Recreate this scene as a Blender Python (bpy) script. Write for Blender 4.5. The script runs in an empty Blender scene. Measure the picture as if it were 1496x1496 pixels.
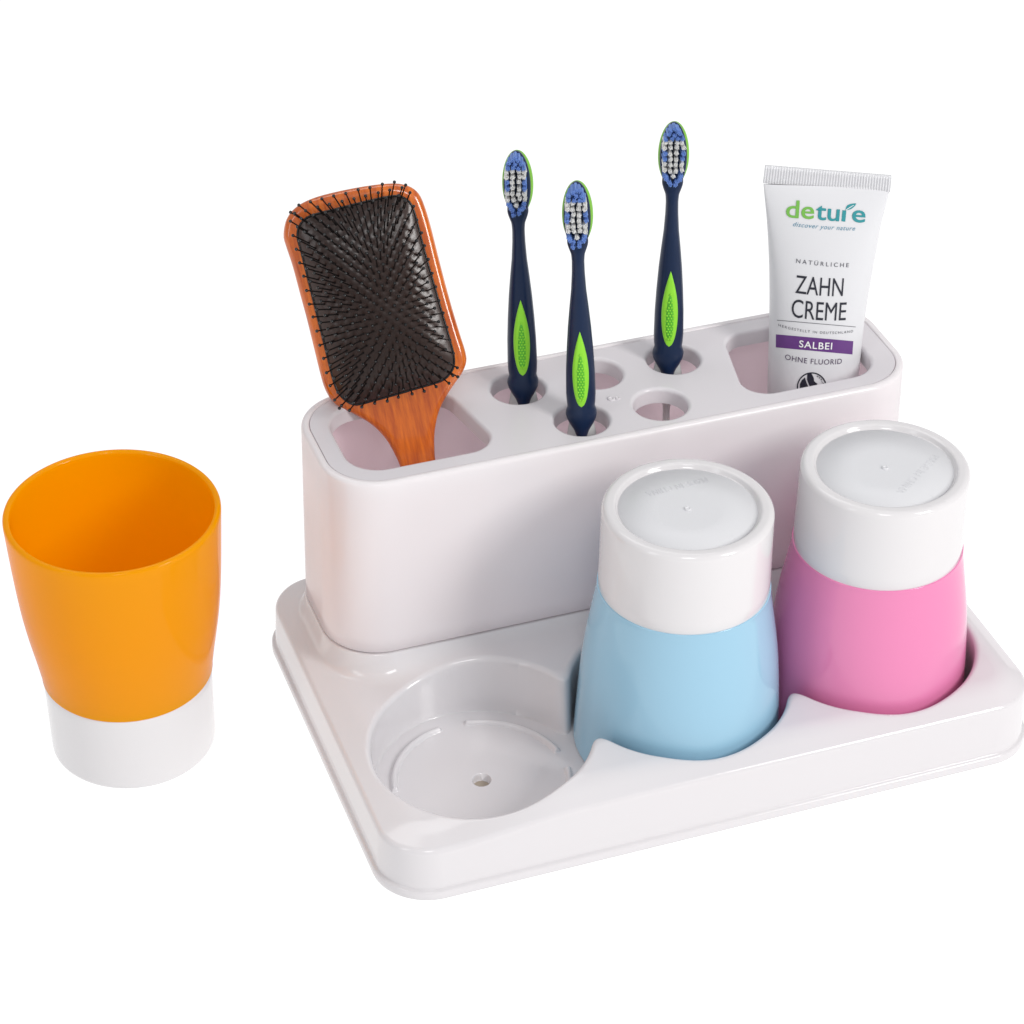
import bpy, bmesh, math, random
import numpy as np
from mathutils import Vector, Matrix
from mathutils.geometry import tessellate_polygon

S = bpy.context.scene
COL = S.collection
rnd = random.Random(7)

# ------------------------------------------------------------------ camera
CAM_C = Vector((-0.19931822, -0.67848072, 0.69089763))
CAM_R = Vector((0.94192665, -0.33576255, 0.00613907))
CAM_U = Vector((0.19228765, 0.55423855, 0.80984263))
CAM_W = CAM_R.cross(CAM_U) * -1
CAM_F = 3931.46            # focal length in pixels of the 1496 px photograph
cd = bpy.data.cameras.new('camera'); cam = bpy.data.objects.new('camera', cd); COL.objects.link(cam)
m = Matrix((CAM_R, CAM_U, -CAM_W)).transposed().to_4x4(); m.translation = CAM_C
cam.matrix_world = m
cd.sensor_width = 36; cd.lens = CAM_F / 1496 * 36; cd.clip_start = .01; cd.clip_end = 100
S.camera = cam
S.render.resolution_x = S.render.resolution_y = 1024

# ------------------------------------------------------------------ light
S.view_settings.view_transform = 'Standard'; S.view_settings.look = 'None'
S.view_settings.exposure = 0; S.view_settings.gamma = 1
wd = bpy.data.worlds.new('World'); S.world = wd; wd.use_nodes = True
bg = wd.node_tree.nodes['Background']
bg.inputs['Color'].default_value = (.97, .98, 1, 1); bg.inputs['Strength'].default_value = .51

def area(name, loc, target, sx, sy, power, col=(1, 1, 1)):
    l = bpy.data.lights.new(name, 'AREA'); l.shape = 'RECTANGLE'; l.size = sx; l.size_y = sy
    l.energy = power; l.color = col
    o = bpy.data.objects.new(name, l); COL.objects.link(o); o.location = loc
    d = Vector(target) - Vector(loc); o.rotation_euler = d.to_track_quat('-Z', 'Y').to_euler()
    return o
area('softbox', (.85, -.95, .95), (.12, .08, .05), .35, .6, 12.2, (1, .985, .965))
area('softbox', (-1.1, -.45, .9), (.12, .08, .05), .25, .9, 2.0, (.97, .98, 1))
area('softbox', (-.25, -1.0, 1.35), (.12, .08, .05), .35, .35, 3.6, (1, 1, 1))
area('softbox', (.1, .9, 1.5), (.12, .08, .05), 1.2, .5, 4.0, (1, 1, 1))

# ------------------------------------------------------------------ helpers
def pix(px, py, plane_p, plane_n):
    """point of the photograph dropped onto a plane standing in the scene"""
    d = CAM_W + CAM_R * ((px - 748) / CAM_F) - CAM_U * ((py - 748) / CAM_F)
    t = (plane_p - CAM_C).dot(plane_n) / d.dot(plane_n)
    return CAM_C + d * t

def pixz(px, py, z):
    return pix(px, py, Vector((0, 0, z)), Vector((0, 0, 1)))

def mat(name, col, rough=.3, coat=0, ior=1.5, sss=0, sss_r=(.01, .01, .01), bump=0, bump_scale=400, trans=0, var=0, spec=.5):
    m = bpy.data.materials.new(name); m.use_nodes = True
    nt = m.node_tree; b = nt.nodes['Principled BSDF']
    b.inputs['Base Color'].default_value = (*col, 1); b.inputs['Roughness'].default_value = rough
    b.inputs['Specular IOR Level'].default_value = spec
    b.inputs['IOR'].default_value = ior; b.inputs['Coat Weight'].default_value = coat
    b.inputs['Coat Roughness'].default_value = .05
    if sss:
        b.inputs['Subsurface Weight'].default_value = sss
        b.inputs['Subsurface Radius'].default_value = sss_r; b.inputs['Subsurface Scale'].default_value = 1
    tc = nt.nodes.new('ShaderNodeTexCoord')
    if bump:
        n = nt.nodes.new('ShaderNodeTexNoise'); n.inputs['Scale'].default_value = bump_scale; n.inputs['Detail'].default_value = 3
        nt.links.new(tc.outputs['Object'], n.inputs['Vector'])
        bp = nt.nodes.new('ShaderNodeBump'); bp.inputs['Strength'].default_value = bump; bp.inputs['Distance'].default_value = .0005
        nt.links.new(n.outputs['Fac'], bp.inputs['Height']); nt.links.new(bp.outputs['Normal'], b.inputs['Normal'])
    if var:
        n = nt.nodes.new('ShaderNodeTexNoise'); n.inputs['Scale'].default_value = 25; n.inputs['Detail'].default_value = 4
        nt.links.new(tc.outputs['Object'], n.inputs['Vector'])
        mr = nt.nodes.new('ShaderNodeMapRange')
        mr.inputs['To Min'].default_value = rough * (1 - var); mr.inputs['To Max'].default_value = rough * (1 + var)
        nt.links.new(n.outputs['Fac'], mr.inputs['Value']); nt.links.new(mr.outputs['Result'], b.inputs['Roughness'])
    if trans:
        tr = nt.nodes.new('ShaderNodeBsdfTranslucent'); tr.inputs['Color'].default_value = (*col, 1)
        mx = nt.nodes.new('ShaderNodeMixShader'); mx.inputs['Fac'].default_value = trans
        nt.links.new(b.outputs[0], mx.inputs[1]); nt.links.new(tr.outputs[0], mx.inputs[2])
        nt.links.new(mx.outputs[0], nt.nodes['Material Output'].inputs['Surface'])
    return m

M = {
 'white': mat('white_plastic', (.715, .69, .705), .12),
 'panel': mat('white_plastic_panel', (.75, .72, .745), .25, trans=.08),
 'box': mat('white_box_plastic', (.97, .94, .95), .18, trans=.28),
 'pinkcast': mat('white_plastic_pink_cast', (.98, .86, .90), .45, trans=.75),  # inside of the white box; its pink cast is put into the colour
 'cupwhite': mat('white_glossy_plastic', (.72, .70, .708), .1, bump=.03, bump_scale=300),
 'disc': mat('white_frosted_plastic', (.70, .70, .72), .4, bump=.1, bump_scale=1500),
 'orange': mat('orange_glossy_plastic', (.98, .51, .0), .07, trans=.52, spec=.28),
 'blue': mat('light_blue_glossy_plastic', (.32, .54, .69), .06, spec=.45),
 'pink': mat('pink_glossy_plastic', (.76, .23, .435), .06, spec=.4),
 'hole': mat('painted_beige_shade', (.42, .35, .28), .6, bump=.1),  # shade seen through the drain holes, put into the colour
 'navy': mat('navy_rubber', (.005, .017, .055), .3, bump=.04, bump_scale=500, var=.2, spec=.3),
 'lime': mat('lime_green_rubber', (.27, .70, .04), .35, bump=.05, spec=.3),
 'limedot': mat('green_rubber_dots', (.10, .46, .03), .3, spec=.3),
 'limerim': mat('lime_green_plastic', (.25, .60, .06), .3, trans=.15),
 'tuftblue': mat('blue_nylon_bristle', (.20, .36, .80), .5, trans=.15),
 'tuftwhite': mat('white_nylon_bristle', (.96, .96, .95), .5, trans=.25),
 'clear': mat('milky_clear_plastic', (.85, .86, .85), .2, trans=.45),
 'rubber': mat('dark_brown_rubber', (.040, .019, .014), .27, bump=.15, bump_scale=350, var=.25),
 'pin': mat('black_nylon_pin', (.006, .006, .007), .25),
 'tube': mat('white_laminate', (.70, .70, .72), .32, bump=.03, bump_scale=500, var=.15),
 'ink': mat('black_ink', (.012, .013, .025), .4),
 'greyink': mat('grey_ink', (.10, .10, .12), .4),
 'purple': mat('purple_ink', (.12, .03, .20), .35),
 'violet': mat('dark_violet_ink', (.075, .045, .10), .4),
 'green': mat('green_ink', (.17, .45, .07), .4),
 'teal': mat('teal_ink', (.025, .27, .30), .4),
 'slate': mat('slate_blue_ink', (.10, .27, .38), .4),
 'lwhite': mat('white_ink', (.85, .85, .86), .4),
}

def wood():
    m = bpy.data.materials.new('orange_lacquered_wood'); m.use_nodes = True
    nt = m.node_tree; b = nt.nodes['Principled BSDF']; L = nt.links.new
    tc = nt.nodes.new('ShaderNodeTexCoord'); mp = nt.nodes.new('ShaderNodeMapping')
    mp.inputs['Scale'].default_value = (480, 50, 60)
    L(tc.outputs['Object'], mp.inputs['Vector'])
    n = nt.nodes.new('ShaderNodeTexNoise'); n.inputs['Scale'].default_value = 1; n.inputs['Detail'].default_value = 6
    n.inputs['Roughness'].default_value = .65
    L(mp.outputs[0], n.inputs['Vector'])
    cr = nt.nodes.new('ShaderNodeValToRGB')
    cr.color_ramp.elements[0].position = .3; cr.color_ramp.elements[0].color = (.42, .058, .003, 1)
    cr.color_ramp.elements[1].position = .7; cr.color_ramp.elements[1].color = (.80, .185, .007, 1)
    L(n.outputs['Fac'], cr.inputs[0]); L(cr.outputs[0], b.inputs['Base Color'])
    b.inputs['Roughness'].default_value = .22; b.inputs['Coat Weight'].default_value = .8; b.inputs['Coat Roughness'].default_value = .06
    return m
M['wood'] = wood()

def link(name, me, material, parent=None, smooth=True):
    me.materials.append(material) if material else None
    if smooth:
        me.polygons.foreach_set('use_smooth', [True] * len(me.polygons))
    o = bpy.data.objects.new(name, me); COL.objects.link(o)
    if parent: o.parent = parent
    return o

def pymesh(name, V, F):
    me = bpy.data.meshes.new(name); me.from_pydata([tuple(v) for v in V], [], F); me.update(); return me

def grid_mesh(name, P, close_u=True, flip=False):
    """P: array (rows, cols, 3); cols wrap when close_u"""
    R, Cc = P.shape[:2]
    idx = np.arange(R * Cc).reshape(R, Cc)
    a = idx[:-1]; b = idx[1:]
    if close_u:
        a2 = np.roll(a, -1, 1); b2 = np.roll(b, -1, 1)
    else:
        a2 = a[:, 1:]; b2 = b[:, 1:]; a = a[:, :-1]; b = b[:, :-1]
    q = np.stack([a, a2, b2, b], -1).reshape(-1, 4)
    if flip: q = q[:, ::-1]
    me = bpy.data.meshes.new(name)
    me.vertices.add(R * Cc); me.vertices.foreach_set('co', P.reshape(-1).astype(np.float32))
    n = len(q)
    me.loops.add(n * 4); me.loops.foreach_set('vertex_index', q.reshape(-1).astype(np.int32))
    me.polygons.add(n); me.polygons.foreach_set('loop_start', np.arange(0, n * 4, 4, dtype=np.int32))
    me.polygons.foreach_set('loop_total', np.full(n, 4, dtype=np.int32))
    me.update(calc_edges=True); me.validate()
    return me

def thing(name, label, cat, loc=(0, 0, 0), group=None, rot=None):
    o = bpy.data.objects.new(name, None); COL.objects.link(o); o.location = loc
    o.empty_display_size = .01
    if rot: o.rotation_euler = rot
    o['label'] = label; o['category'] = cat
    if group: o['group'] = group
    return o

def rrect(x0, x1, y0, y1, R, n, inset=0):
    """n points of a rounded rectangle, anticlockwise; inset keeps the same corner centres"""
    cs = [(x1 - R, y0 + R, -90), (x1 - R, y1 - R, 0), (x0 + R, y1 - R, 90), (x0 + R, y0 + R, 180)]
    arc = math.pi / 2 * R; w = x1 - x0 - 2 * R; h = y1 - y0 - 2 * R
    per = 4 * arc + 2 * w + 2 * h
    segs = [('a', 0), ('l', h), ('a', 1), ('l', w), ('a', 2), ('l', h), ('a', 3), ('l', w)]
    out = []
    for kind, v in segs:
        if kind == 'a':
            k = max(6, int(round(n * arc / per)))
            for i in range(k):
                t = math.radians(cs[v][2] + 90 * i / k)
                out.append((cs[v][0], cs[v][1], math.cos(t), math.sin(t), R)); last = v
        else:
            k = max(1, int(round(n * v / per)))
            c1 = cs[last]; c2 = cs[(last + 1) % 4]; t = math.radians(c1[2] + 90)
            for i in range(k):
                f = i / k
                out.append((c1[0] + (c2[0] - c1[0]) * f, c1[1] + (c2[1] - c1[1]) * f, math.cos(t), math.sin(t), R))
    return np.array(out)

def rr_at(rr, inset):
    return rr[:, :2] + rr[:, 2:4] * (rr[:, 4:5] - inset)

def stack(rr, prof):
    """prof: list of (inset, z)"""
    rows = []
    for d, z in prof:
        p = rr_at(rr, d); rows.append(np.column_stack([p, np.full(len(p), z)]))
    return np.array(rows)

def fillet(cx, cz, r, a0, a1, n=6):
    return [(cx + r * math.cos(math.radians(a0 + (a1 - a0) * i / n)), cz + r * math.sin(math.radians(a0 + (a1 - a0) * i / n))) for i in range(n + 1)]

def lathe(name, prof, n=160):
    T = np.linspace(0, 2 * math.pi, n, endpoint=False)
    P = np.array([[(r * math.cos(t), r * math.sin(t), z) for t in T] for r, z in prof])
    return grid_mesh(name, P)

# ------------------------------------------------------------------ setting: white ground under everything, glow added to wash out shadows
nt_m = bpy.data.materials.new('white_glowing_ground'); nt_m.use_nodes = True
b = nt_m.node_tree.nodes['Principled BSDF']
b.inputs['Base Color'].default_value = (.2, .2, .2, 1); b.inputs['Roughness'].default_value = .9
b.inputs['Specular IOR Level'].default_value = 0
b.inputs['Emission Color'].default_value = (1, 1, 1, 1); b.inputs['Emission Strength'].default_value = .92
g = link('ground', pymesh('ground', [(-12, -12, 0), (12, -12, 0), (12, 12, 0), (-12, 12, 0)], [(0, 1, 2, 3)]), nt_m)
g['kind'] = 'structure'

# ------------------------------------------------------------------ organizer
BX0, BX1, BY0, BY1 = 0.0, .2675, 0.0, .178
WELLS = [(.053, .0513), (.133, .0513), (.213, .0513)]
ZD, ZP, ZF = .0250, .0335, .0052
org = thing('bathroom_organizer', 'white plastic bathroom caddy with open box and three round cup wells', 'organizer', (.134, .089, 0))

def ss(x, a, b):
    t = np.clip((x - a) / (b - a), 0, 1); return t * t * (3 - 2 * t)
def edge_z(x): return .0220 + .0048 * ss(x, .022, .074)
FR, FX = .0026, .0048
def lip(x):
    """slope of the deck behind the outer edge, and where the edge rounding meets it"""
    sl = .22 + .36 * ss(x, .022, .074); A_ = np.pi / 2 - np.arctan(sl)
    return sl, A_, FX - FR * np.cos(A_), edge_z(x) - FR * (1 - np.sin(A_))
def rect_in(x, y):
    R = .0215
    qx = np.abs(x - (BX0 + BX1) / 2) - (BX1 - BX0) / 2 + R; qy = np.abs(y - (BY0 + BY1) / 2) - (BY1 - BY0) / 2 + R
    return -(np.hypot(np.maximum(qx, 0), np.maximum(qy, 0)) + np.minimum(np.maximum(qx, qy), 0) - R)
def smin(a, b, k):
    h = np.maximum(k - np.abs(a - b), 0) / k
    return np.minimum(a, b) - h * h * k * .25

def H(x, y):
    # raised plinth under the box
    cx, cy, hx, hy, R = .134, .1349, .1218, .0327, .0225
    qx = np.abs(x - cx) - hx + R; qy = np.abs(y - cy) - hy + R
    qy = np.where(y < cy, qy * np.where(qy > R, 1, 1), qy)
    sd = np.hypot(np.maximum(qx, 0), np.maximum(qy, 0)) + np.minimum(np.maximum(qx, qy), 0) - R
    front = np.clip((cy - y) / .03, 0, 1) * np.clip(1 - np.maximum(qx, 0) / R, 0, 1)
    w = .0062 + .008 * front
    t = np.clip(1 - sd / w, 0, 1)
    rise = .0022 + .0024 * ss(x, .022, .072)
    sl, A_, d_end, z_end = lip(x)
    deck = z_end + smin(sl * np.maximum(rect_in(x, y) - d_end, 0), rise, rise * .5)
    top = deck + (ZP - deck) * np.where(t >= 1, 1, .42 * t ** 3 + .58 * np.clip((t - .25) / .75, 0, 1) ** 4 )
    d = [np.hypot(x - a, y - b_) for a, b_ in WELLS]
    dw = smin(smin(d[0], d[1], .0075), d[2], .0075)
    Rt, e, k = .0419, .0025, 20.
    drop = np.where(dw < Rt, e + (Rt - dw) * k, e - np.sqrt(np.maximum(e * e - np.clip(Rt + e - dw, 0, e) ** 2, 0)))
    z = top - drop
    floor = np.full_like(x, ZF)
    for i, (a, b_) in enumerate(WELLS):
        r = np.hypot(x - a, y - b_); an = np.degrees(np.arctan2(y - b_, x - a))
        rib = np.clip(1 - np.abs((r - .0335) / .0013) ** 2, 0, 1) ** .5
        arcd = np.minimum.reduce([np.abs((an - g_ + 180) % 360 - 180) for g_ in (1, 91, 181, 271)])
        floor = floor + .0016 * rib * np.clip((arcd - 8) / 1.6, 0, 1)
        hole = np.clip((.0036 - r) / .0003, 0, 1)
        floor = floor - .0035 * hole
    kk = .004
    h = np.maximum(kk - np.abs(z - floor), 0) / kk
    return np.where(dw < Rt + e, np.maximum(z, floor) + h * h * kk * .25 * (dw > .03), z)

rr = rrect(BX0, BX1, BY0, BY1, .0215, 1900)
skirt = [(.0012, .0), (.0001, .0), (0, .0004), (0, .0030), (.0004, .0036), (.0013, .0038), (.0015, .0042)]
skirt += [(.0015 + (FX - FR - .0015) * i / 6, .0042 + (ZD - FR - .0042) * i / 6) for i in range(1, 7)]
rows = stack(rr, skirt)
bx = rr_at(rr, FX)[:, 0]
ez = edge_z(bx)
hi = rows[:, :, 2] > .0042
rows[:, :, 2] = np.where(hi, .0042 + (rows[:, :, 2] - .0042) * (ez[None, :] - FR - .0042) / (ZD - FR - .0042), rows[:, :, 2])
sl, A_, d_end, z_end = lip(bx)
def rr_var(ins): return rr[:, :2] + rr[:, 2:4] * (rr[:, 4:5] - ins[:, None])
fil = []
for j in range(0, 11):
    an = math.radians(6) + (A_ - math.radians(6)) * j / 10
    fil.append(np.column_stack([rr_var(FX - FR * np.cos(an)), ez - FR + FR * np.sin(an)]))
rows = np.concatenate([rows, np.array(fil)])
edge = rr_var(d_end + .0002)
yc = (BY0 + BY1) / 2; med = np.column_stack([np.clip(edge[:, 0], BX0 + .075, BX1 - .075), np.full(len(edge), yc)])
# keep the fans even: medial target proportional along x
med[:, 0] = (BX0 + .085) + (edge[:, 0] - edge[:, 0].min()) / (np.ptp(edge[:, 0])) * (BX1 - BX0 - .17)
N = 330
inner = []
for i in range(N + 1):
    t = i / N
    p = edge + (med - edge) * t
    z = H(p[:, 0], p[:, 1])
    inner.append(np.column_stack([p, z]))
P = np.concatenate([rows, np.array(inner)]) - np.array([.134, .089, 0])
tray = link('tray', grid_mesh('tray', P), M['white'], org)
# the drain hole of each well: shade below it painted as a beige disc
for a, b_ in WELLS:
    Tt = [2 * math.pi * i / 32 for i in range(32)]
    link('drain_hole_shade', pymesh('drain_hole_shade', [(a - .134 + .0034 * math.cos(t), b_ - .089 + .0034 * math.sin(t), ZF - .0033) for t in Tt], [tuple(range(32))]), M['hole'], org)

# box
ZT = .114
r0 = (.0124, .2556, .1022, .1676, .0225)
RB = rrect(*r0, 400)
def box_row(z, inset):
    f = (z - ZP) / (ZT - ZP)
    p = rr_at(RB, inset); p[:, 0] -= .0013 * f * np.clip((p[:, 0] - .133) / .09, -1, 1)
    return np.column_stack([p - [.134, .089], np.full(len(p), z)])
prof = [(.004, ZP + .0007), (.0012, ZP + .0007), (.0004, ZP + .0008), (0, ZP + .0012)]
prof += [(0, ZP + .0012 + (ZT - .0018 - ZP - .0012) * i / 12) for i in range(1, 13)]
prof += [(.0016 - .0016 * math.cos(math.radians(a)), ZT - .0016 + .0016 * math.sin(math.radians(a))) for a in range(15, 91, 15)]
prof += [(.0026, ZT), (.0029, ZT - .0002), (.0030, ZT - .0009), (.0030, ZT - .004)]
rn = [box_row(z, d) for d, z in prof]
link('box_wall', grid_mesh('box_wall', np.array(rn)), M['box'], org)
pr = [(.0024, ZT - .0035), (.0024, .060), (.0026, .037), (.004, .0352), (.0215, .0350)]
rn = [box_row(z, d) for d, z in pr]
lm = grid_mesh('inner_wall', np.array(rn), flip=True)
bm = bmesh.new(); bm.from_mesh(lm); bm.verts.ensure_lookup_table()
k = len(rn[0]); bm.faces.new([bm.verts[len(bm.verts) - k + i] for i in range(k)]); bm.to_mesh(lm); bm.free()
link('inner_wall', lm, M['pinkcast'], org)

# top panel with two openings and five holes
def circle(cx, cy, r, n=72): return [(cx + r * math.cos(2 * math.pi * i / n), cy + r * math.sin(2 * math.pi * i / n)) for i in range(n)]
def rpoly(pts, R, n=14):
    out = []
    K = len(pts)
    for i in range(K):
        p0, p, p1 = Vector(pts[i - 1]), Vector(pts[i]), Vector(pts[(i + 1) % K]); r = R[i]
        a = (p0 - p).normalized(); b2 = (p1 - p).normalized(); ang = a.angle(b2)
        tl = r / math.tan(ang / 2); c = p + (a + b2).normalized() * (r / math.sin(ang / 2))
        s = p + a * tl - c; e = p + b2 * tl - c
        a0 = math.atan2(s.y, s.x); a1 = math.atan2(e.y, e.x); d = (a1 - a0 + math.pi) % (2 * math.pi) - math.pi
        for j in range(n + 1):
            t = a0 + d * j / n; out.append((c.x + r * math.cos(t), c.y + r * math.sin(t)))
    return out
def offset(loop, d):
    """grow an anticlockwise loop by d"""
    A = np.array(loop); nx = np.roll(A, -1, 0) - np.roll(A, 1, 0); nx /= np.linalg.norm(nx, axis=1)[:, None]
    return A + np.column_stack([nx[:, 1], -nx[:, 0]]) * d
LO = [(.0245, .1130), (.0825, .1130), (.0735, .1570), (.0245, .1570)]
left = rpoly(LO, [.013, .010, .010, .013])
right = [(.266 - x, y) for x, y in left][::-1]
holes = [circle(x, y, .0106) for x, y in ((.1015, .148), (.134, .148), (.167, .148), (.1172, .1195), (.1500, .1195))]
loops = [left, right] + holes
ZN = ZT - .0004
outer = rr_at(rrect(r0[0] + .0013, r0[1] - .0013, r0[2], r0[3], r0[4], 300), .0033)
def build_panel():
    V = []; F = []
    e = .0016
    polys = [[(x, y) for x, y in outer]] + [[tuple(v) for v in offset(l, e + .0002)] for l in loops]
    tri = tessellate_polygon([[Vector((x, y, 0)) for x, y in p] for p in polys])
    for p in polys: V += [(x, y, ZN) for x, y in p]
    for t in tri: F.append(tuple(t))
    base = len(polys[0])
    def strip(rows_):
        for a, b2 in zip(rows_[:-1], rows_[1:]):
            n = len(a)
            for i in range(n):
                F.append((a[i], a[(i + 1) % n], b2[(i + 1) % n], b2[i]))
    for l in loops:
        n = len(l); rws = [list(range(base, base + n))]; base += n
        prof = [(e - e * math.sin(math.radians(a)), ZN - e + e * math.cos(math.radians(a))) for a in (0, 15, 30, 45, 60, 75, 90)] + [(-.0003, ZN - .0065), (.0008, ZN - .0068), (.0014, ZN - .004)]
        for d, z in prof:
            s = len(V); V += [(x, y, z) for x, y in offset(l, d)]; rws.append(list(range(s, s + n)))
        strip(rws)
    n = len(outer); rws = [list(range(n))]
    s = len(V); V += [(x, y, ZN - .003) for x, y in outer]; rws.append(list(range(s, s + n)))
    strip(rws)
    V = [(x - .134, y - .089, z) for x, y, z in V]
    me = pymesh('top_panel', V, F)
    bm = bmesh.new(); bm.from_mesh(me); bmesh.ops.recalc_face_normals(bm, faces=bm.faces)
    for f in bm.faces: f.smooth = True
    for ed in bm.edges:
        if len(ed.link_faces) == 2 and ed.calc_face_angle(0) > .7: ed.smooth = False
    bm.to_mesh(me); bm.free()
    return me
pm = build_panel()
# moulding mark between the holes
po = link('top_panel', pm, M['panel'], org, smooth=False)
pm.polygons.foreach_set('use_smooth', [True] * len(pm.polygons))
mk = pixz(893, 583, ZN) - Vector((.134, .089, 0))
def ringlet(name, c, r, h, material, parent):
    me = lathe(name, [(0.00005, h * .3), (r * .35, h * .35), (r * .5, h * .8), (r * .7, h), (r * .88, h * .7), (r, 0)], 24)
    o = link(name, me, material, parent); o.location = c; return o
ringlet('gate_mark', mk, .0016, .0006, M['panel'], org)
ringlet('gate_mark', mk + Vector((.0024, -.0005, 0)), .001, .0006, M['panel'], org)

# ------------------------------------------------------------------ text
def text_mesh(s, bold=0.0, shear=0, space=1.0):
    c = bpy.data.curves.new('lettering', 'FONT'); c.body = s; c.size = 1; c.resolution_u = 4
    c.offset = bold; c.shear = shear; c.space_character = space; c.fill_mode = 'BOTH'
    o = bpy.data.objects.new('lettering', c); COL.objects.link(o)
    bpy.context.view_layer.update()
    me = bpy.data.meshes.new_from_object(o.evaluated_get(bpy.context.evaluated_depsgraph_get()))
    bpy.data.objects.remove(o); bpy.data.curves.remove(c)
    V = np.array([v.co[:2] for v in me.vertices]); F = [tuple(p.vertices) for p in me.polygons]
    bpy.data.meshes.remove(me)
    return V, F

def subdiv(V3, F, mx):
    bm = bmesh.new(); vs = [bm.verts.new(v) for v in V3]
    for f in F:
        try: bm.faces.new([vs[i] for i in f])
        except ValueError: pass
    bmesh.ops.triangulate(bm, faces=bm.faces)
    for _ in range(5):
        es = [e for e in bm.edges if e.calc_length() > mx]
        if not es: break
        bmesh.ops.subdivide_edges(bm, edges=es, cuts=1); bmesh.ops.triangulate(bm, faces=[f for f in bm.faces if len(f.verts) > 3])
    V = [v.co.copy() for v in bm.verts]; bm.verts.index_update(); F = [tuple(v.index for v in f.verts) for f in bm.faces]
    bm.free(); return V, F

# ------------------------------------------------------------------ cups
HC = .1098
def cup_body():
    p = [(.0319, .0347), (.0324, .0348), (.0326, .0351), (.0326, .0356)]
    key = [(.0325, .0356), (.0334, .042), (.0347, .050), (.0361, .058), (.0374, .068), (.0384, .080), (.0392, .093), (.0398, .104), (.04, .1078)]
    zs = np.linspace(.037, .1078, 30)
    kz = [k_[1] for k_ in key]; kr = [k_[0] for k_ in key]
    rs = np.interp(zs, kz, kr)
    # smooth the profile so that no facet shows
    for _ in range(6): rs[1:-1] = (rs[:-2] + rs[1:-1] * 2 + rs[2:]) / 4
    p += list(zip(rs, zs))
    p += fillet(.0387, .1085, .0013, 10, 170, 8)
    iz = np.linspace(.107, .012, 24)
    p += [(np.interp(z, zs, rs) - .0027 if z > .037 else .0298 - (.037 - z) * .04, z) for z in iz]
    p += [(.0275, .0085), (.025, .007), (.018, .0066), (.0001, .0065)]
    return lathe('cup_body', p)
def cup_base():
    p = [(.0001, .0018), (.010, .0018), (.0258, .0018), (.0263, .0016), (.0266, .0006), (.0271, .0001), (.0277, 0), (.0294, 0)]
    p += fillet(.0294, .0024, .0024, -80, 0, 8)
    p += [(.0319, .010), (.032, .02), (.03215, .030), (.0322, .0348), (.0320, .0352), (.0314, .0354)]
    return lathe('cup_base', p)
bodyP, baseP = cup_body(), cup_base()
discP = lathe('base_disc', [(.0001, .0016), (.012, .0016), (.0256, .0016), (.0257, .0019)])

def cup(label, color, loc, inverted, group=None, textrot=None):
    t = thing('bathroom_cup', label, 'cup', loc, group, rot=(math.pi, 0, 0) if inverted else None)
    bd = bodyP.copy(); bs = baseP.copy(); dc = discP.copy()
    link('cup_body', bd, M[color], t); b_ = link('cup_base', bs, M['cupwhite'], t)
    d_ = link('base_disc', dc, M['disc'], b_)
    if textrot is not None:
        V, F = text_mesh('MADE IN CHINA', 0, space=1.1)
        w = V[:, 0].max(); zt = loc[2] - .0016
        A_, B_ = pixz(*textrot[0], zt), pixz(*textrot[1], zt)
        ux = (B_ - A_) / w; uy = Vector((-ux.y, ux.x, 0)).normalized() * .0033
        out = []
        for v in V:
            q = A_ + ux * float(v[0]) + uy * float(v[1] / .72); out.append((q.x - loc[0], -(q.y - loc[1]), .00152))
        n = len(out); out += [(x, y, .0017) for x, y, z in out]
        F2 = [tuple(i + n for i in f) for f in F]
        # side walls
        ed = {}
        for f in F:
            for i in range(len(f)):
                e_ = (f[i], f[(i + 1) % len(f)]); ed[e_] = 1
        side = [(a, b2, b2 + n, a + n) for (a, b2) in ed if (b2, a) not in ed]
        me = pymesh('embossed_lettering', out, F2 + side)
        bm = bmesh.new(); bm.from_mesh(me); bmesh.ops.recalc_face_normals(bm, faces=bm.faces); bm.to_mesh(me); bm.free()
        link('embossed_lettering', me, M['disc'], b_, smooth=False)
        rg = ringlet('gate_mark', (0, 0, .0016), .0014, .0007, M['disc'], b_); rg.rotation_euler = (math.pi, 0, 0)
    return t
cup('orange cup with white base standing upright and empty beside the caddy', 'orange', (-.0652, .1257, 0), False)
cup('light blue cup with white base upside down in the middle well', 'blue', (.133, .0513, ZF + HC + .0004), True, textrot=((1031, 697), (942, 719)))
cup('pink cup with white base upside down in the right well', 'pink', (.213, .0513, ZF + HC + .0004), True, textrot=((1363, 664), (1308, 718)))

# ------------------------------------------------------------------ frames that stand in the box
WH = Vector((CAM_W.x, CAM_W.y, 0)).normalized()
class Frame:
    """leaning plane: origin, right, up (along the thing), out (towards the viewer's side of the room)"""
    def __init__(s, px, py, y, tilt, p0, p1):
        s.n = (-WH * math.cos(tilt) + Vector((0, 0, 1)) * math.sin(tilt)).normalized()
        s.o = pix(px, py, Vector((0, y, 0)), Vector((0, 1, 0)))
        a = pix(*p0, s.o, s.n); b_ = pix(*p1, s.o, s.n)
        s.v = (b_ - a).normalized(); s.u = s.v.cross(s.n).normalized()
    def px(s, x, y, off=0):
        p = pix(x, y, s.o + s.n * off, s.n) - s.o
        return Vector((p.dot(s.u), p.dot(s.v)))
    def root(s, name, label, cat, group=None):
        o = thing(name, label, cat, s.o, group)
        m_ = Matrix((s.u, s.v, s.n)).transposed(); o.rotation_euler = m_.to_euler(); return o

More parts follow.
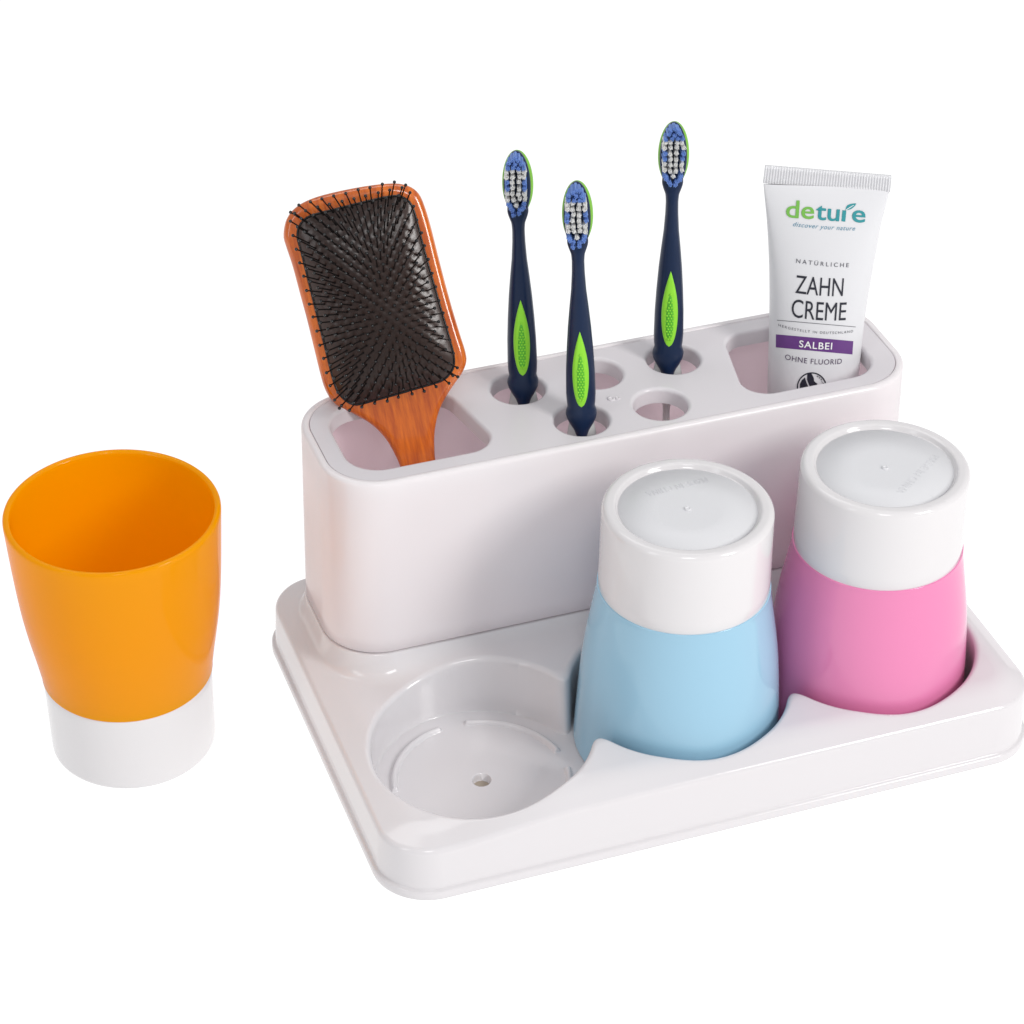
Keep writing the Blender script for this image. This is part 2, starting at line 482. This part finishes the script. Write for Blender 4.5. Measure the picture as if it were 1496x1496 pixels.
def solid_outline(name, loop, prof, dome=None):
    """loop: anticlockwise 2-D outline; prof: (inset, z) rows from the back to the front; ends are filled"""
    V = []; rows_ = []
    for d, z in prof:
        s = len(V); V += [(x, y, z) for x, y in offset(loop, -d)]; rows_.append(list(range(s, s + len(loop))))
    F = []
    for a, b_ in zip(rows_[:-1], rows_[1:]):
        n = len(a)
        for i in range(n): F.append((a[i], a[(i + 1) % n], b_[(i + 1) % n], b_[i]))
    for k, rw in ((0, rows_[0]), (1, rows_[-1])):
        tri = tessellate_polygon([[Vector((V[i][0], V[i][1], 0)) for i in rw]])
        F += [tuple(rw[j] for j in t) for t in tri]
    me = pymesh(name, V, F)
    bm = bmesh.new(); bm.from_mesh(me); bmesh.ops.recalc_face_normals(bm, faces=bm.faces); bm.to_mesh(me); bm.free()
    return me

def catmull(pts, per=8):
    out = []; K = len(pts)
    for i in range(K):
        p0, p1, p2, p3 = [np.array(pts[(i + j) % K], float) for j in (-1, 0, 1, 2)]
        for j in range(per):
            t = j / per
            out.append(tuple(.5 * ((2 * p1) + (-p0 + p2) * t + (2 * p0 - 5 * p1 + 4 * p2 - p3) * t * t + (-p0 + 3 * p1 - 3 * p2 + p3) * t ** 3)))
    return out
def resample(loop, step):
    A = np.array(loop + [loop[0]]); s = np.r_[0, np.cumsum(np.linalg.norm(np.diff(A, axis=0), axis=1))]
    n = int(s[-1] / step); t = np.linspace(0, s[-1], n, endpoint=False)
    return [(np.interp(v, s, A[:, 0]), np.interp(v, s, A[:, 1])) for v in t]
def area2(l):
    A = np.array(l); return (A[:, 0] * np.roll(A[:, 1], -1) - A[:, 1] * np.roll(A[:, 0], -1)).sum()

# ------------------------------------------------------------------ hairbrush
def hairbrush():
    fr = Frame(610, 676, .140, math.radians(25), (612, 690), (520, 276))
    root = fr.root('hairbrush', 'wooden paddle hairbrush with black pins leaning in the left opening of the caddy', 'hairbrush')
    c = lambda x, y: (390 + x / 3.2514, 240 + y / 3.2514)
    ol = [(78, 340), (88, 272), (118, 222), (165, 185), (235, 155), (330, 130), (440, 108), (540, 94), (620, 91), (680, 106), (722, 140),
          (750, 200), (780, 300), (815, 440), (850, 575), (885, 700), (920, 815), (942, 885), (948, 935), (928, 990), (890, 1045), (848, 1110), (816, 1180),
          (798, 1270), (797, 1360), (806, 1460), (822, 1600), (838, 1760), (850, 1900), (852, 2000), (835, 2060), (790, 2085), (745, 2070), (722, 2020), (712, 1900), (690, 1740),
          (662, 1570), (636, 1450), (605, 1375), (560, 1300), (495, 1235), (410, 1185), (340, 1150), (300, 1112), (272, 1060), (250, 985),
          (222, 870), (190, 740), (155, 610), (120, 480), (90, 390)]
    L = [tuple(fr.px(*c(*p))) for p in ol]
    if area2(L) < 0: L = L[::-1]
    L = resample(catmull(L, 8), .0012)
    e = .0032
    prof = [(.0045, -.0050), (.002, -.0046), (.0007, -.0036), (.0001, -.002), (0, 0)] + [(e - e * math.cos(math.radians(a)), e * .9 * math.sin(math.radians(a))) for a in range(15, 91, 15)] + [(e + .0006, e * .9)]
    link('paddle', solid_outline('paddle', L, prof), M['wood'], root)
    zt = e * .9
    # pad
    pl = [(150, 340), (160, 290), (190, 255), (240, 235), (330, 212), (450, 182), (560, 157), (620, 150), (662, 165), (690, 200), (712, 270), (745, 400),
          (790, 560), (830, 700), (865, 820), (885, 900), (885, 955), (860, 998), (820, 1025), (720, 1055), (600, 1090), (500, 1117), (430, 1134), (385, 1120), (345, 1080),
          (320, 1020), (290, 900), (250, 740), (205, 560), (170, 420)]
    Pd = [tuple(fr.px(*c(*p))) for p in pl]
    if area2(Pd) < 0: Pd = Pd[::-1]
    Pd = resample(catmull(Pd, 8), .0008)
    A = np.array(Pd); cen = (A.max(0) + A.min(0)) / 2
    # seam ring
    ring = []
    for d, z in [(-.0006, zt - .0005), (-.0006, zt + .0002), (-.0002, zt + .0005), (.0003, zt + .0002), (.0004, zt - .0004)]:
        o_ = offset(Pd, -d); ring.append(np.column_stack([o_, np.full(len(o_), z)]))
    link('pad_seam', grid_mesh('pad_seam', np.array(ring)), M['pin'], root)
    rows_ = []
    hb = .0052
    K = 40
    for i in range(K + 1):
        t = i / K
        q = cen + (A - cen) * (1 - t)
        z = zt + .0001 + hb * (1 - (1 - t) ** 2.6) ** .9
        rows_.append(np.column_stack([q, np.full(len(q), z)]))
    # base positions of the pins: staggered grid
    hw, hh = (A.max(0) - A.min(0)) / 2
    # pad corners in frame coordinates
    def crn(x, y): return np.array(fr.px(*c(x, y)))
    TL, TR, BR, BL = crn(165, 255), crn(650, 140), crn(880, 990), crn(385, 1125)
    bases = []
    nr, ncl = 31, 11
    for r_ in range(nr):
        f = (r_ + .35) / (nr - .3)
        cols = ncl if r_ % 2 == 0 else ncl - 1
        for k_ in range(cols):
            gx = (k_ + (.0 if r_ % 2 == 0 else .5)) / (ncl - 1)
            gx = .035 + .93 * gx
            p = (TL * (1 - gx) + TR * gx) * (1 - f) + (BL * (1 - gx) + BR * gx) * f
            # rounded corners
            cx_, cy_ = abs(gx - .5) * 2, abs(f - .5) * 2
            if cx_ > .84 and cy_ > .93: p = p + (cen - p) * .05
            bases.append((p, gx, f))
    P_ = np.array(rows_)
    # dimples round every pin root
    flat = P_.reshape(-1, 3)
    B = np.array([b_[0] for b_ in bases])
    for b_ in B:
        d2 = ((flat[:, :2] - b_) ** 2).sum(1)
        flat[:, 2] -= .00028 * np.exp(-d2 / (.0011 ** 2))
    link('cushion_pad', grid_mesh('cushion_pad', flat.reshape(P_.shape)), M['rubber'], root)
    # one pin, then copies
    pr_ = [(.00055, -.0008), (.00042, .0008), (.00030, .003), (.00027, .0142)]
    pr_ += [(.00066 * math.sin(math.radians(a)), .0148 - .00066 * math.cos(math.radians(a))) for a in (28, 50, 70, 90, 110, 135, 160)] + [(.00002, .01554)]
    pin_me = lathe('brush_pin', pr_, 10); pin_me.materials.append(M['pin']); pin_me.polygons.foreach_set('use_smooth', [True] * len(pin_me.polygons))
    cx = cen
    items = []
    for p, gx, f in bases:
        s = (p - cx) / np.array([hw, hh])
        rr_ = min(1, np.hypot(*s) / 1.0)
        tt = 1 - max(abs(gx - .5) * 2, abs(f - .5) * 2)
        z = zt + hb * (1 - (1 - max(tt, .02)) ** 2.6) ** .9 - .0008
        di = Vector(((gx - .5) * 2 * .36, 0, 1))
        ax = (TR - TL); ax /= np.linalg.norm(ax); ay = (TL - BL); ay /= np.linalg.norm(ay)
        v = ax * (gx - .5) * 2 * .38 + ay * ((.5 - f) * 2 * .36 + .19)
        di = Vector((v[0] + rnd.uniform(-.018, .018), v[1] + rnd.uniform(-.018, .018), 1)).normalized()
        items.append((min(tt, 1), Vector((p[0], p[1], z)), di))
    items.sort(key=lambda q: q[0])            # the outermost pins stand clear of the pad and show largest
    rest = bmesh.new()
    for i, (tt, loc, di) in enumerate(items):
        q = di.to_track_quat('Z', 'Y')
        if i < 100:
            o = bpy.data.objects.new('brush_pin', pin_me); COL.objects.link(o); o.parent = root
            o.location = loc; o.rotation_euler = q.to_euler()
        else:
            t_ = pin_me.copy(); t_.transform(Matrix.Translation(loc) @ q.to_matrix().to_4x4()); rest.from_mesh(t_); bpy.data.meshes.remove(t_)
    me = bpy.data.meshes.new('inner_pins'); rest.to_mesh(me); rest.free()
    o = link('inner_pins', me, M['pin'], root); o['kind'] = 'stuff'
hairbrush()

# ------------------------------------------------------------------ toothbrushes
def tuft_mesh(name, seed, L=.0085):
    r = random.Random(seed); bm = bmesh.new()
    for i in range(24):
        a = i * 2.399; rad = .00066 * math.sqrt((i + .5) / 24)
        x, y = rad * math.cos(a), rad * math.sin(a)
        dx, dy = x * .22 + r.uniform(-.00011, .00011), y * .22 + r.uniform(-.00011, .00011)
        l = L + r.uniform(-.00025, .0002)
        w = .00017
        vs0 = [bm.verts.new((x + w * math.cos(t), y + w * math.sin(t), 0)) for t in (0, 1.57, 3.14, 4.71)]
        vs1 = [bm.verts.new((x + dx + w * math.cos(t), y + dy + w * math.sin(t), l)) for t in (0, 1.57, 3.14, 4.71)]
        tp = bm.verts.new((x + dx, y + dy, l + .0001))
        for j in range(4):
            bm.faces.new((vs0[j], vs0[(j + 1) % 4], vs1[(j + 1) % 4], vs1[j])); bm.faces.new((vs1[j], vs1[(j + 1) % 4], tp))
    me = bpy.data.meshes.new(name); bm.to_mesh(me); bm.free(); return me
tb_blue = tuft_mesh('bristle_tuft', 1); tb_blue.materials.append(M['tuftblue'])
tb_white = tuft_mesh('bristle_tuft', 5, .0081); tb_white.materials.append(M['tuftwhite'])

def toothbrush(label, y, tilt, p0, p1, hidden):
    """p0 bottom and p1 top of the brush in the photograph"""
    fr = Frame(p0[0], p0[1], y, math.radians(tilt), p0, p1)
    root = fr.root('toothbrush', label, 'toothbrush', 'navy and lime toothbrushes standing in the caddy holes')
    top = fr.px(*p1).y; bot = fr.px(*p0).y; Lv = top - bot
    k = Lv / 371.0                                   # metres along the brush for one photo pixel
    kx = (fr.px(p1[0] + 50, p1[1]) - fr.px(p1[0] - 50, p1[1])).length / 100
    # (pixels below the top, half width in px)
    W = [(5, 9), (14, 14), (30, 19.5), (50, 20.5), (68, 20.5), (82, 19), (92, 14.5), (103, 10.2), (113, 9.4), (130, 9.8), (155, 11.5), (180, 14.5), (208, 17.5), (240, 20),
         (273, 21.8), (307, 22.4), (321, 21.6), (327, 20.6), (331, 22.8), (337, 24.0), (345, 22.2), (353, 17.8), (361, 12.5), (371, 9), (385, 8.2), (400, 7.5), (420, 6)]
    ys = np.array([w[0] for w in W], float); hws = np.array([w[1] for w in W], float)
    def body(name, t0, t1, wfun, dfun, material, n=110, m_=28, zc=lambda t: 0, parent=root):
        T = np.linspace(t0, t1, n); rows_ = []
        for t in T:
            w = wfun(t) * kx; d = dfun(t)
            rows_.append([(w * math.cos(a), top - t * k, zc(t) + d * math.sin(a)) for a in np.linspace(0, 2 * math.pi, m_, endpoint=False)])
        for end in (0, -1):
            cpt = (0, top - T[end] * k, zc(T[end])); row = [cpt] * m_
            rows_ = ([row] + rows_) if end == 0 else (rows_ + [row])
        return link(name, grid_mesh(name, np.array(rows_)), material, parent)
    wf = lambda t: float(np.interp(t, ys, hws))
    dep = lambda t: float(np.interp(t, [0, 66, 84, 100, 115, 160, 230, 300, 335, 355, 371, 420], [.0006, .0014, .0021, .0028, .0032, .0035, .0046, .0050, .0052, .0045, .0036, .002]))
    body('handle', 62, 400, lambda t: wf(t) if t > 96 else float(np.interp(t, [62, 72, 80, 86, 91, 96], [6, 12, 15.5, 15.8, 14.8, wf(96)])), dep, M['navy'])
    # head
    hp = []
    for a in np.linspace(0, 2 * math.pi, 72, endpoint=False):
        x = 20.0 * math.cos(a); yy = 50 - 50 * math.sin(a)
        if math.sin(a) < 0: x *= (1 - .28 * abs(math.sin(a)) ** 3)
        hp.append((x * kx, top - yy * k))
    if area2(hp) < 0: hp = hp[::-1]
    link('head', solid_outline('head', hp, [(.0012, -.0020), (.0003, -.0016), (0, -.0005), (0, .0010), (.0004, .0017), (.0012, .0020)]), M['navy'], root)
    rim = [(x * 1.15 + .9 * kx, top - 49.5 * k + (y_ - (top - 50 * k)) * .97) for x, y_ in hp]
    link('head_rim', solid_outline('head_rim', rim, [(.0012, -.0036), (.0003, -.0032), (0, -.0024), (.0003, -.0012), (.0014, -.0008)]), M['limerim'], root)
    # bristle tufts
    def tf(xpx, ypx, white, lean=(0, 0)):
        o = bpy.data.objects.new('bristle_tuft', tb_white if white else tb_blue); COL.objects.link(o); o.parent = root
        o.location = (xpx * kx, top - ypx * k, .0018)
        o.rotation_euler = (lean[1] + rnd.uniform(-.04, .04), lean[0] + rnd.uniform(-.04, .04), rnd.uniform(0, 6.28))
    off = -1.5
    sh = -10   # roots sit higher than where the tips show, for the camera looks down on them
    for (x, y_) in ((-4.5, 7), (4.5, 7), (0, 5), (-8.5, 12), (8.5, 12), (0, 12.5), (-11.5, 19), (11.5, 19), (-4, 18.5), (4, 18.5)):
        tf(x + off, y_ + 5 + sh + 2, False)
    for x, kind in ((-13.5, 0), (-5, 1), (4.5, 1), (13, 0)):
        for i in range(6):
            y_ = 27.5 + i * 8
            w = True if kind else (i in (0, 1, 4, 5))
            tf(x + off + (.8 if kind == 0 and i in (0, 5) else 0) * (1 if x < 0 else -1), y_ + 3 + sh, w)
    tf(-.5 + off, 76 + sh + 2, True)
    for (x, y_) in ((-11.5, 75), (11, 75), (-9, 81), (9, 81), (-5, 84), (4.5, 84), (-4.5, 89), (4, 88), (-10, 78), (10, 79)):
        tf(x + off, y_ + sh + 2, False)
    # thumb grip with its dots
    gy0, gy1 = 211, 322
    def gw(f, hw): return hw * (math.sin(math.pi / 2 * min(1, f / .58)) ** .9 if f < .58 else math.sqrt(max(0, 1 - ((f - .58) / .42) ** 2)))
    def grip(nm, y0, y1, hw, z0, material, par=root):
        rows_ = []
        n = 40
        for i in range(n + 1):
            t = y0 + (y1 - y0) * i / n; f = (t - y0) / (y1 - y0)
            w = gw(f, hw) + .05
            row = []
            for j in range(17):
                s = -1 + j / 8
                xx = w * s
                surf = dep(t) * math.sqrt(max(0, 1 - (xx / wf(t)) ** 2))
                row.append((xx * kx, top - t * k, surf + z0 * (1 - s ** 6) * min(1, 8 * f, 8 * (1 - f)) - (.0004 if abs(s) == 1 else 0)))
            rows_.append(row)
        return link(nm, grid_mesh(nm, np.array(rows_), close_u=False, flip=True), material, par)
    gp = grip('thumb_grip', gy0, gy1, 13, .0007, M['lime'])
    grip('grip_inlay', gy0 + 28, gy1 - 7, 7.2, .00095, M['limedot'], gp)
    bm = bmesh.new()
    for i in range(19):
        t = gy0 + 33 + i * 3.9
        f = (t - gy0 - 28) / (gy1 - 7 - gy0 - 28)
        if f > .97: break
        w = gw(f, 7.2)
        for j in range(-2, 3):
            xx = (j + (.5 if i % 2 else 0)) * 4.2
            if abs(xx) > w - 1: continue
            surf = dep(t) * math.sqrt(max(0, 1 - (xx / wf(t)) ** 2)) + .00095
            bmesh.ops.create_icosphere(bm, subdivisions=1, radius=.00044, matrix=Matrix.Translation((xx * kx, top - t * k, surf)))
    me = bpy.data.meshes.new('grip_dots'); bm.to_mesh(me); bm.free(); link('grip_dots', me, M['lime'], gp)
    # milky lower handle that widens under the navy sleeve
    hy = [335, 345, 356, 371, 380, 396, 420, 420 + hidden]; hwd = [12, 17.5, 19.5, 22.5, 21.5, 12, 5.5, 5]
    body('lower_handle', 335, 420 + hidden, lambda t: float(np.interp(t, hy, hwd)), lambda t: float(np.interp(t, [335, 371, 420 + hidden], [.0030, .0033, .003])), M['clear'], 40, 28, zc=lambda t: -.0012)
toothbrush('navy toothbrush with lime thumb grip in the back left hole, nearest the hairbrush', .1450, 14, (765, 590), (754, 220), 150)
toothbrush('navy toothbrush with lime thumb grip in the front row hole, lowest of three', .1180, 12, (850, 635), (842, 265), 110)
toothbrush('navy toothbrush with lime thumb grip in the back right hole, tallest, nearest the toothpaste', .1455, 14, (975, 548), (985, 178), 150)

# ------------------------------------------------------------------ toothpaste tube
def toothpaste():
    fr = Frame(1186, 578, .1330, math.radians(9), (1185, 566), (1209, 256))
    root = fr.root('toothpaste_tube', 'white toothpaste tube with purple band and ribbed top seal in the right opening', 'toothpaste')
    c = lambda x, y: (1030 + x / 3.739, 220 + y / 3.739)
    Lp = [(329, 80), (318, 165), (326, 260), (336, 360), (344, 480), (350, 620), (352, 780), (350, 950), (345, 1150), (340, 1330), (338, 1600)]
    Rp = [(1017, 136), (1009, 214), (988, 300), (962, 400), (940, 520), (915, 650), (892, 780), (870, 930), (848, 1130), (832, 1330), (815, 1600)]
    lf = [fr.px(*c(*p)) for p in Lp]; rf = [fr.px(*c(*p)) for p in Rp]
    lv = np.array([p.y for p in lf])[::-1]; lu = np.array([p.x for p in lf])[::-1]
    rv = np.array([p.y for p in rf])[::-1]; ru = np.array([p.x for p in rf])[::-1]
    vtop = max(lv[-1], rv[-1])
    # top edge: interpolate in v relative to a common parameter
    vs_seal = (lv[-2] + rv[-2]) / 2; vt = (lv[-1] + rv[-1]) / 2
    v0 = lv[0]
    def edges(v): return float(np.interp(v, lv, lu)), float(np.interp(v, rv, ru))
    def depth(v):
        """half depth of the tube, flat at the seal and round at the shoulder"""
        t = np.clip((vs_seal - v) / (vs_seal - v0), 0, 1)
        return .0009 + .0140 * (math.sin(t * math.pi / 2) ** .8)
    def front(u, v):
        a, b_ = edges(v); w = (b_ - a) / 2; s = (u - (a + b_) / 2) / w
        ex = 2.0
        return depth(v) * max(0, 1 - min(1, abs(s)) ** ex) ** .5 if v < vs_seal else .0008
    rows_ = []
    m_ = 64
    for v in np.linspace(v0, vs_seal, 70):
        a, b_ = edges(v); w = (b_ - a) / 2; mid = (a + b_) / 2; d = depth(v)
        # soft squarish ellipse at the seal turning into a circle
        rows_.append([(mid + w * math.cos(t), v, d * math.sin(t)) for t in np.linspace(0, 2 * math.pi, m_, endpoint=False)])
    body_me = grid_mesh('tube_body', np.array(rows_))
    link('tube_body', body_me, M['tube'], root)
    # shoulder and cap inside the box
    a, b_ = edges(v0); w = (b_ - a) / 2; mid = (a + b_) / 2
    def rings(name, lst, material):
        R_ = []
        for r_, v in lst: R_.append([(mid + r_ * math.cos(t), v, r_ * .93 * math.sin(t)) for t in np.linspace(0, 2 * math.pi, 48, endpoint=False)])
        return link(name, grid_mesh(name, np.array(R_)), material, root)
    rings('cap', [(w, v0 + .0001), (w, v0 - .001), (w * .97, v0 - .002), (w * .93, v0 - .014), (w * .90, v0 - .015), (.0001, v0 - .015)], M['lwhite'])
    # crimped seal
    rows_ = []
    n = 46 * 6
    for side in (1, -1):
        pass
    TLp, TRp = lf[0], rf[0]; BLp, BRp = lf[1], rf[1]
    F = []; V = []
    nr = 9
    for side in (1, -1):
        s0 = len(V)
        for j in range(nr):
            g_ = j / (nr - 1)
            for i in range(n + 1):
                h_ = i / n
                A_ = BLp.lerp(BRp, h_); B_ = TLp.lerp(TRp, h_); q = A_.lerp(B_, g_ * 1.0)
                q = q + Vector((0, -.0008)) * (1 - g_)
                rib = .00028 * (math.sin(h_ * 46 * 2 * math.pi)) * min(1, (1 - g_) * 12, g_ * 8)
                zz = .0007 + (.00028 if 0 < j < nr - 1 else -.0002) + rib
                V.append((q.x, q.y, side * zz))
        for j in range(nr - 1):
            for i in range(n):
                a_ = s0 + j * (n + 1) + i; f = (a_, a_ + 1, a_ + n + 2, a_ + n + 1); F.append(f if side == 1 else f[::-1])
    k2 = (nr) * (n + 1)
    for i in range(n): F.append(((nr - 1) * (n + 1) + i, (nr - 1) * (n + 1) + i + 1, k2 + (nr - 1) * (n + 1) + i + 1, k2 + (nr - 1) * (n + 1) + i))
    for j in range(nr - 1):
        F.append((j * (n + 1), (j + 1) * (n + 1), k2 + (j + 1) * (n + 1), k2 + j * (n + 1)))
        F.append((j * (n + 1) + n, (j + 1) * (n + 1) + n, k2 + (j + 1) * (n + 1) + n, k2 + j * (n + 1) + n))
    link('crimped_seal', pymesh('crimped_seal', V, F), M['tube'], root)

    def surf_px(x, y):
        """photo pixel (crop units) -> (u, v) on the curved front, by fixed-point on its depth"""
        off = .008
        for _ in range(12):
            p = fr.px(*c(x, y), off); off = .5 * off + .5 * front(p.x, p.y)
        return p
    def put(name, V2, F, material, eps=.00018, mx=.0012, layers=0):
        V3, F3 = subdiv([Vector((p[0], p[1], (i // layers) * .000012 if layers else 0)) for i, p in enumerate(V2)], F, mx)
        out = [(v.x, v.y, front(v.x, v.y) + eps + v.z) for v in V3]
        me = pymesh(name, out, F3)
        if sum(p.normal.z * p.area for p in me.polygons) < 0: me.flip_normals()
        link(name, me, material, root)
    def words(s, p0, p1, hpx, material, bold=0., shear=0, space=1., cap=.72, eps=.00018):
        """baseline from p0 to p1 (crop px), letter height hpx (crop px) measured on capitals or ascenders"""
        V, F = text_mesh(s, 0, shear, space)
        a = surf_px(*p0); b_ = surf_px(*p1)
        dx, dy = p1[0] - p0[0], p1[1] - p0[1]; l = math.hypot(dx, dy)
        mp = ((p0[0] + p1[0]) / 2, (p0[1] + p1[1]) / 2)
        upv = surf_px(mp[0] + dy / l * hpx, mp[1] - dx / l * hpx) - surf_px(*mp)
        x0, x1 = V[:, 0].min(), V[:, 0].max()
        out = []
        for x, y in V:
            t = (x - x0) / (x1 - x0); q = a.lerp(b_, t) + upv * (y / cap); out.append((q.x, q.y))
        if bold <= 0: put('lettering', out, F, material, eps); return
        ux = (b_ - a) / (x1 - x0); big = []; FF = []; lev = []
        for k_, (ox, oy) in enumerate(((0, 0), (bold, 0), (-bold, 0), (0, bold * .8), (0, -bold * .8), (bold * .7, bold * .6), (-bold * .7, -bold * .6), (bold * .7, -bold * .6), (-bold * .7, bold * .6))):
            n_ = len(big)
            big += [tuple(Vector(p) * 1.0 + ux * ox + upv * (oy / cap)) for p in out]; FF += [tuple(i + n_ for i in f) for f in F]
        put('lettering', big, FF, material, eps, layers=len(out))
    # brand word, two colours, with the leaf of the r
    words('de', (442, 362), (592, 372), 100, M['green'], .013)
    words('tu', (604, 374), (730, 384), 100, M['teal'], .013)
    words('ı', (745, 385), (766, 387), 98, M['teal'], .0)
    words('e', (803, 387), (872, 392), 100, M['teal'], .013)
    leaf = [(768, 318), (776, 300), (795, 291), (825, 288), (815, 305), (798, 318), (782, 323), (768, 324)]
    lv_ = [tuple(surf_px(*p)) for p in catmull(leaf, 4)]
    put('lettering', lv_, [tuple(range(len(lv_)))], M['teal'])
    vein = [(768, 322), (790, 308), (812, 296), (813, 298), (792, 311), (769, 325)]
    put('lettering', [tuple(surf_px(*p)) for p in vein], [tuple(range(6))], M['lwhite'], .00026)
    words('discover your nature', (480, 412), (820, 436), 26, M['slate'], -.006, .35, 1.12)
    words('NATÜRLICHE', (497, 612), (785, 636), 24, M['greyink'], 0, 0, 1.5)
    words('ZAHN', (492, 776), (752, 794), 104, M['ink'], .0)
    words('CREME', (470, 905), (768, 925), 104, M['ink'], .0)
    words('HERGESTELLT IN DEUTSCHLAND', (400, 957), (808, 991), 14, M['greyink'], 0, 0, 1.35)
    def quad(pts, material, eps, nm='label_band'):
        (ax_, ay_), (bx_, by_), (cx_, cy_), (dx_, dy_) = pts
        V2 = []; n1, n2 = 30, 6; F = []
        for j in range(n2 + 1):
            for i in range(n1 + 1):
                s, t = i / n1, j / n2
                x = (ax_ * (1 - s) + bx_ * s) * (1 - t) + (dx_ * (1 - s) + cx_ * s) * t
                y = (ay_ * (1 - s) + by_ * s) * (1 - t) + (dy_ * (1 - s) + cy_ * s) * t
                V2.append(tuple(surf_px(x, y)))
        for j in range(n2):
            for i in range(n1):
                a_ = j * (n1 + 1) + i; F.append((a_, a_ + 1, a_ + n1 + 2, a_ + n1 + 1))
        put(nm, V2, F, material, eps, .002)
    quad([(392, 924), (823, 961), (823, 964), (392, 927)], M['greyink'], .00015, 'label_line')
    quad([(387, 1003), (810, 1040), (805, 1113), (386, 1074)], M['purple'], .00015)
    words('SALBEI', (513, 1070), (692, 1084), 38, M['lwhite'], .012, 0, 1.12, eps=.0003)
    words('OHNE FLUORID', (436, 1138), (746, 1163), 30, M['violet'], .0, 0, 1.12)
    # round emblem: ring, long hair, face profile, web words
    cx, cy, R_ = 583, 1292, 82
    def disc(pts, material, eps): 
        q = [tuple(surf_px(*p)) for p in pts]
        put('emblem', q, [tuple(range(len(q)))], material, eps)
    n = 60; V2 = []; F = []
    for i in range(n):
        a_ = 2 * math.pi * i / n
        for r_ in (R_, R_ - 7): V2.append(tuple(surf_px(cx + r_ * math.cos(a_), cy + r_ * math.sin(a_))))
    for i in range(n):
        j = (i + 1) % n; F.append((2 * i, 2 * j, 2 * j + 1, 2 * i + 1))
    put('emblem', V2, F, M['ink'], .00018)
    e_ = lambda x, y: (374 + x * .35, 1047 + y * .35)   # units of the closer view of the emblem
    disc([e_(*p) for p in ((490, 545), (440, 590), (412, 650), (408, 770), (440, 860), (600, 900), (585, 790), (560, 720), (520, 640))], M['ink'], .00018)
    disc([e_(*p) for p in ((528, 480), (590, 478), (612, 520), (630, 560), (632, 600), (655, 625), (688, 645), (672, 665), (684, 690), (676, 715), (640, 730), (640, 800), (660, 860), (610, 900), (600, 800), (585, 730), (548, 650), (522, 580))], M['ink'], .00018)
    for i, ch in enumerate('www.nat'):
        a_ = math.radians(-62 + i * 11.5)
        px_, py_ = cx + 63 * math.cos(a_), cy + 63 * math.sin(a_)
        tx_, ty_ = -math.sin(a_), math.cos(a_)
        words(ch, (px_ - tx_ * 5, py_ - ty_ * 5), (px_ + tx_ * 5, py_ + ty_ * 5), 13, M['ink'], .01)
toothpaste()
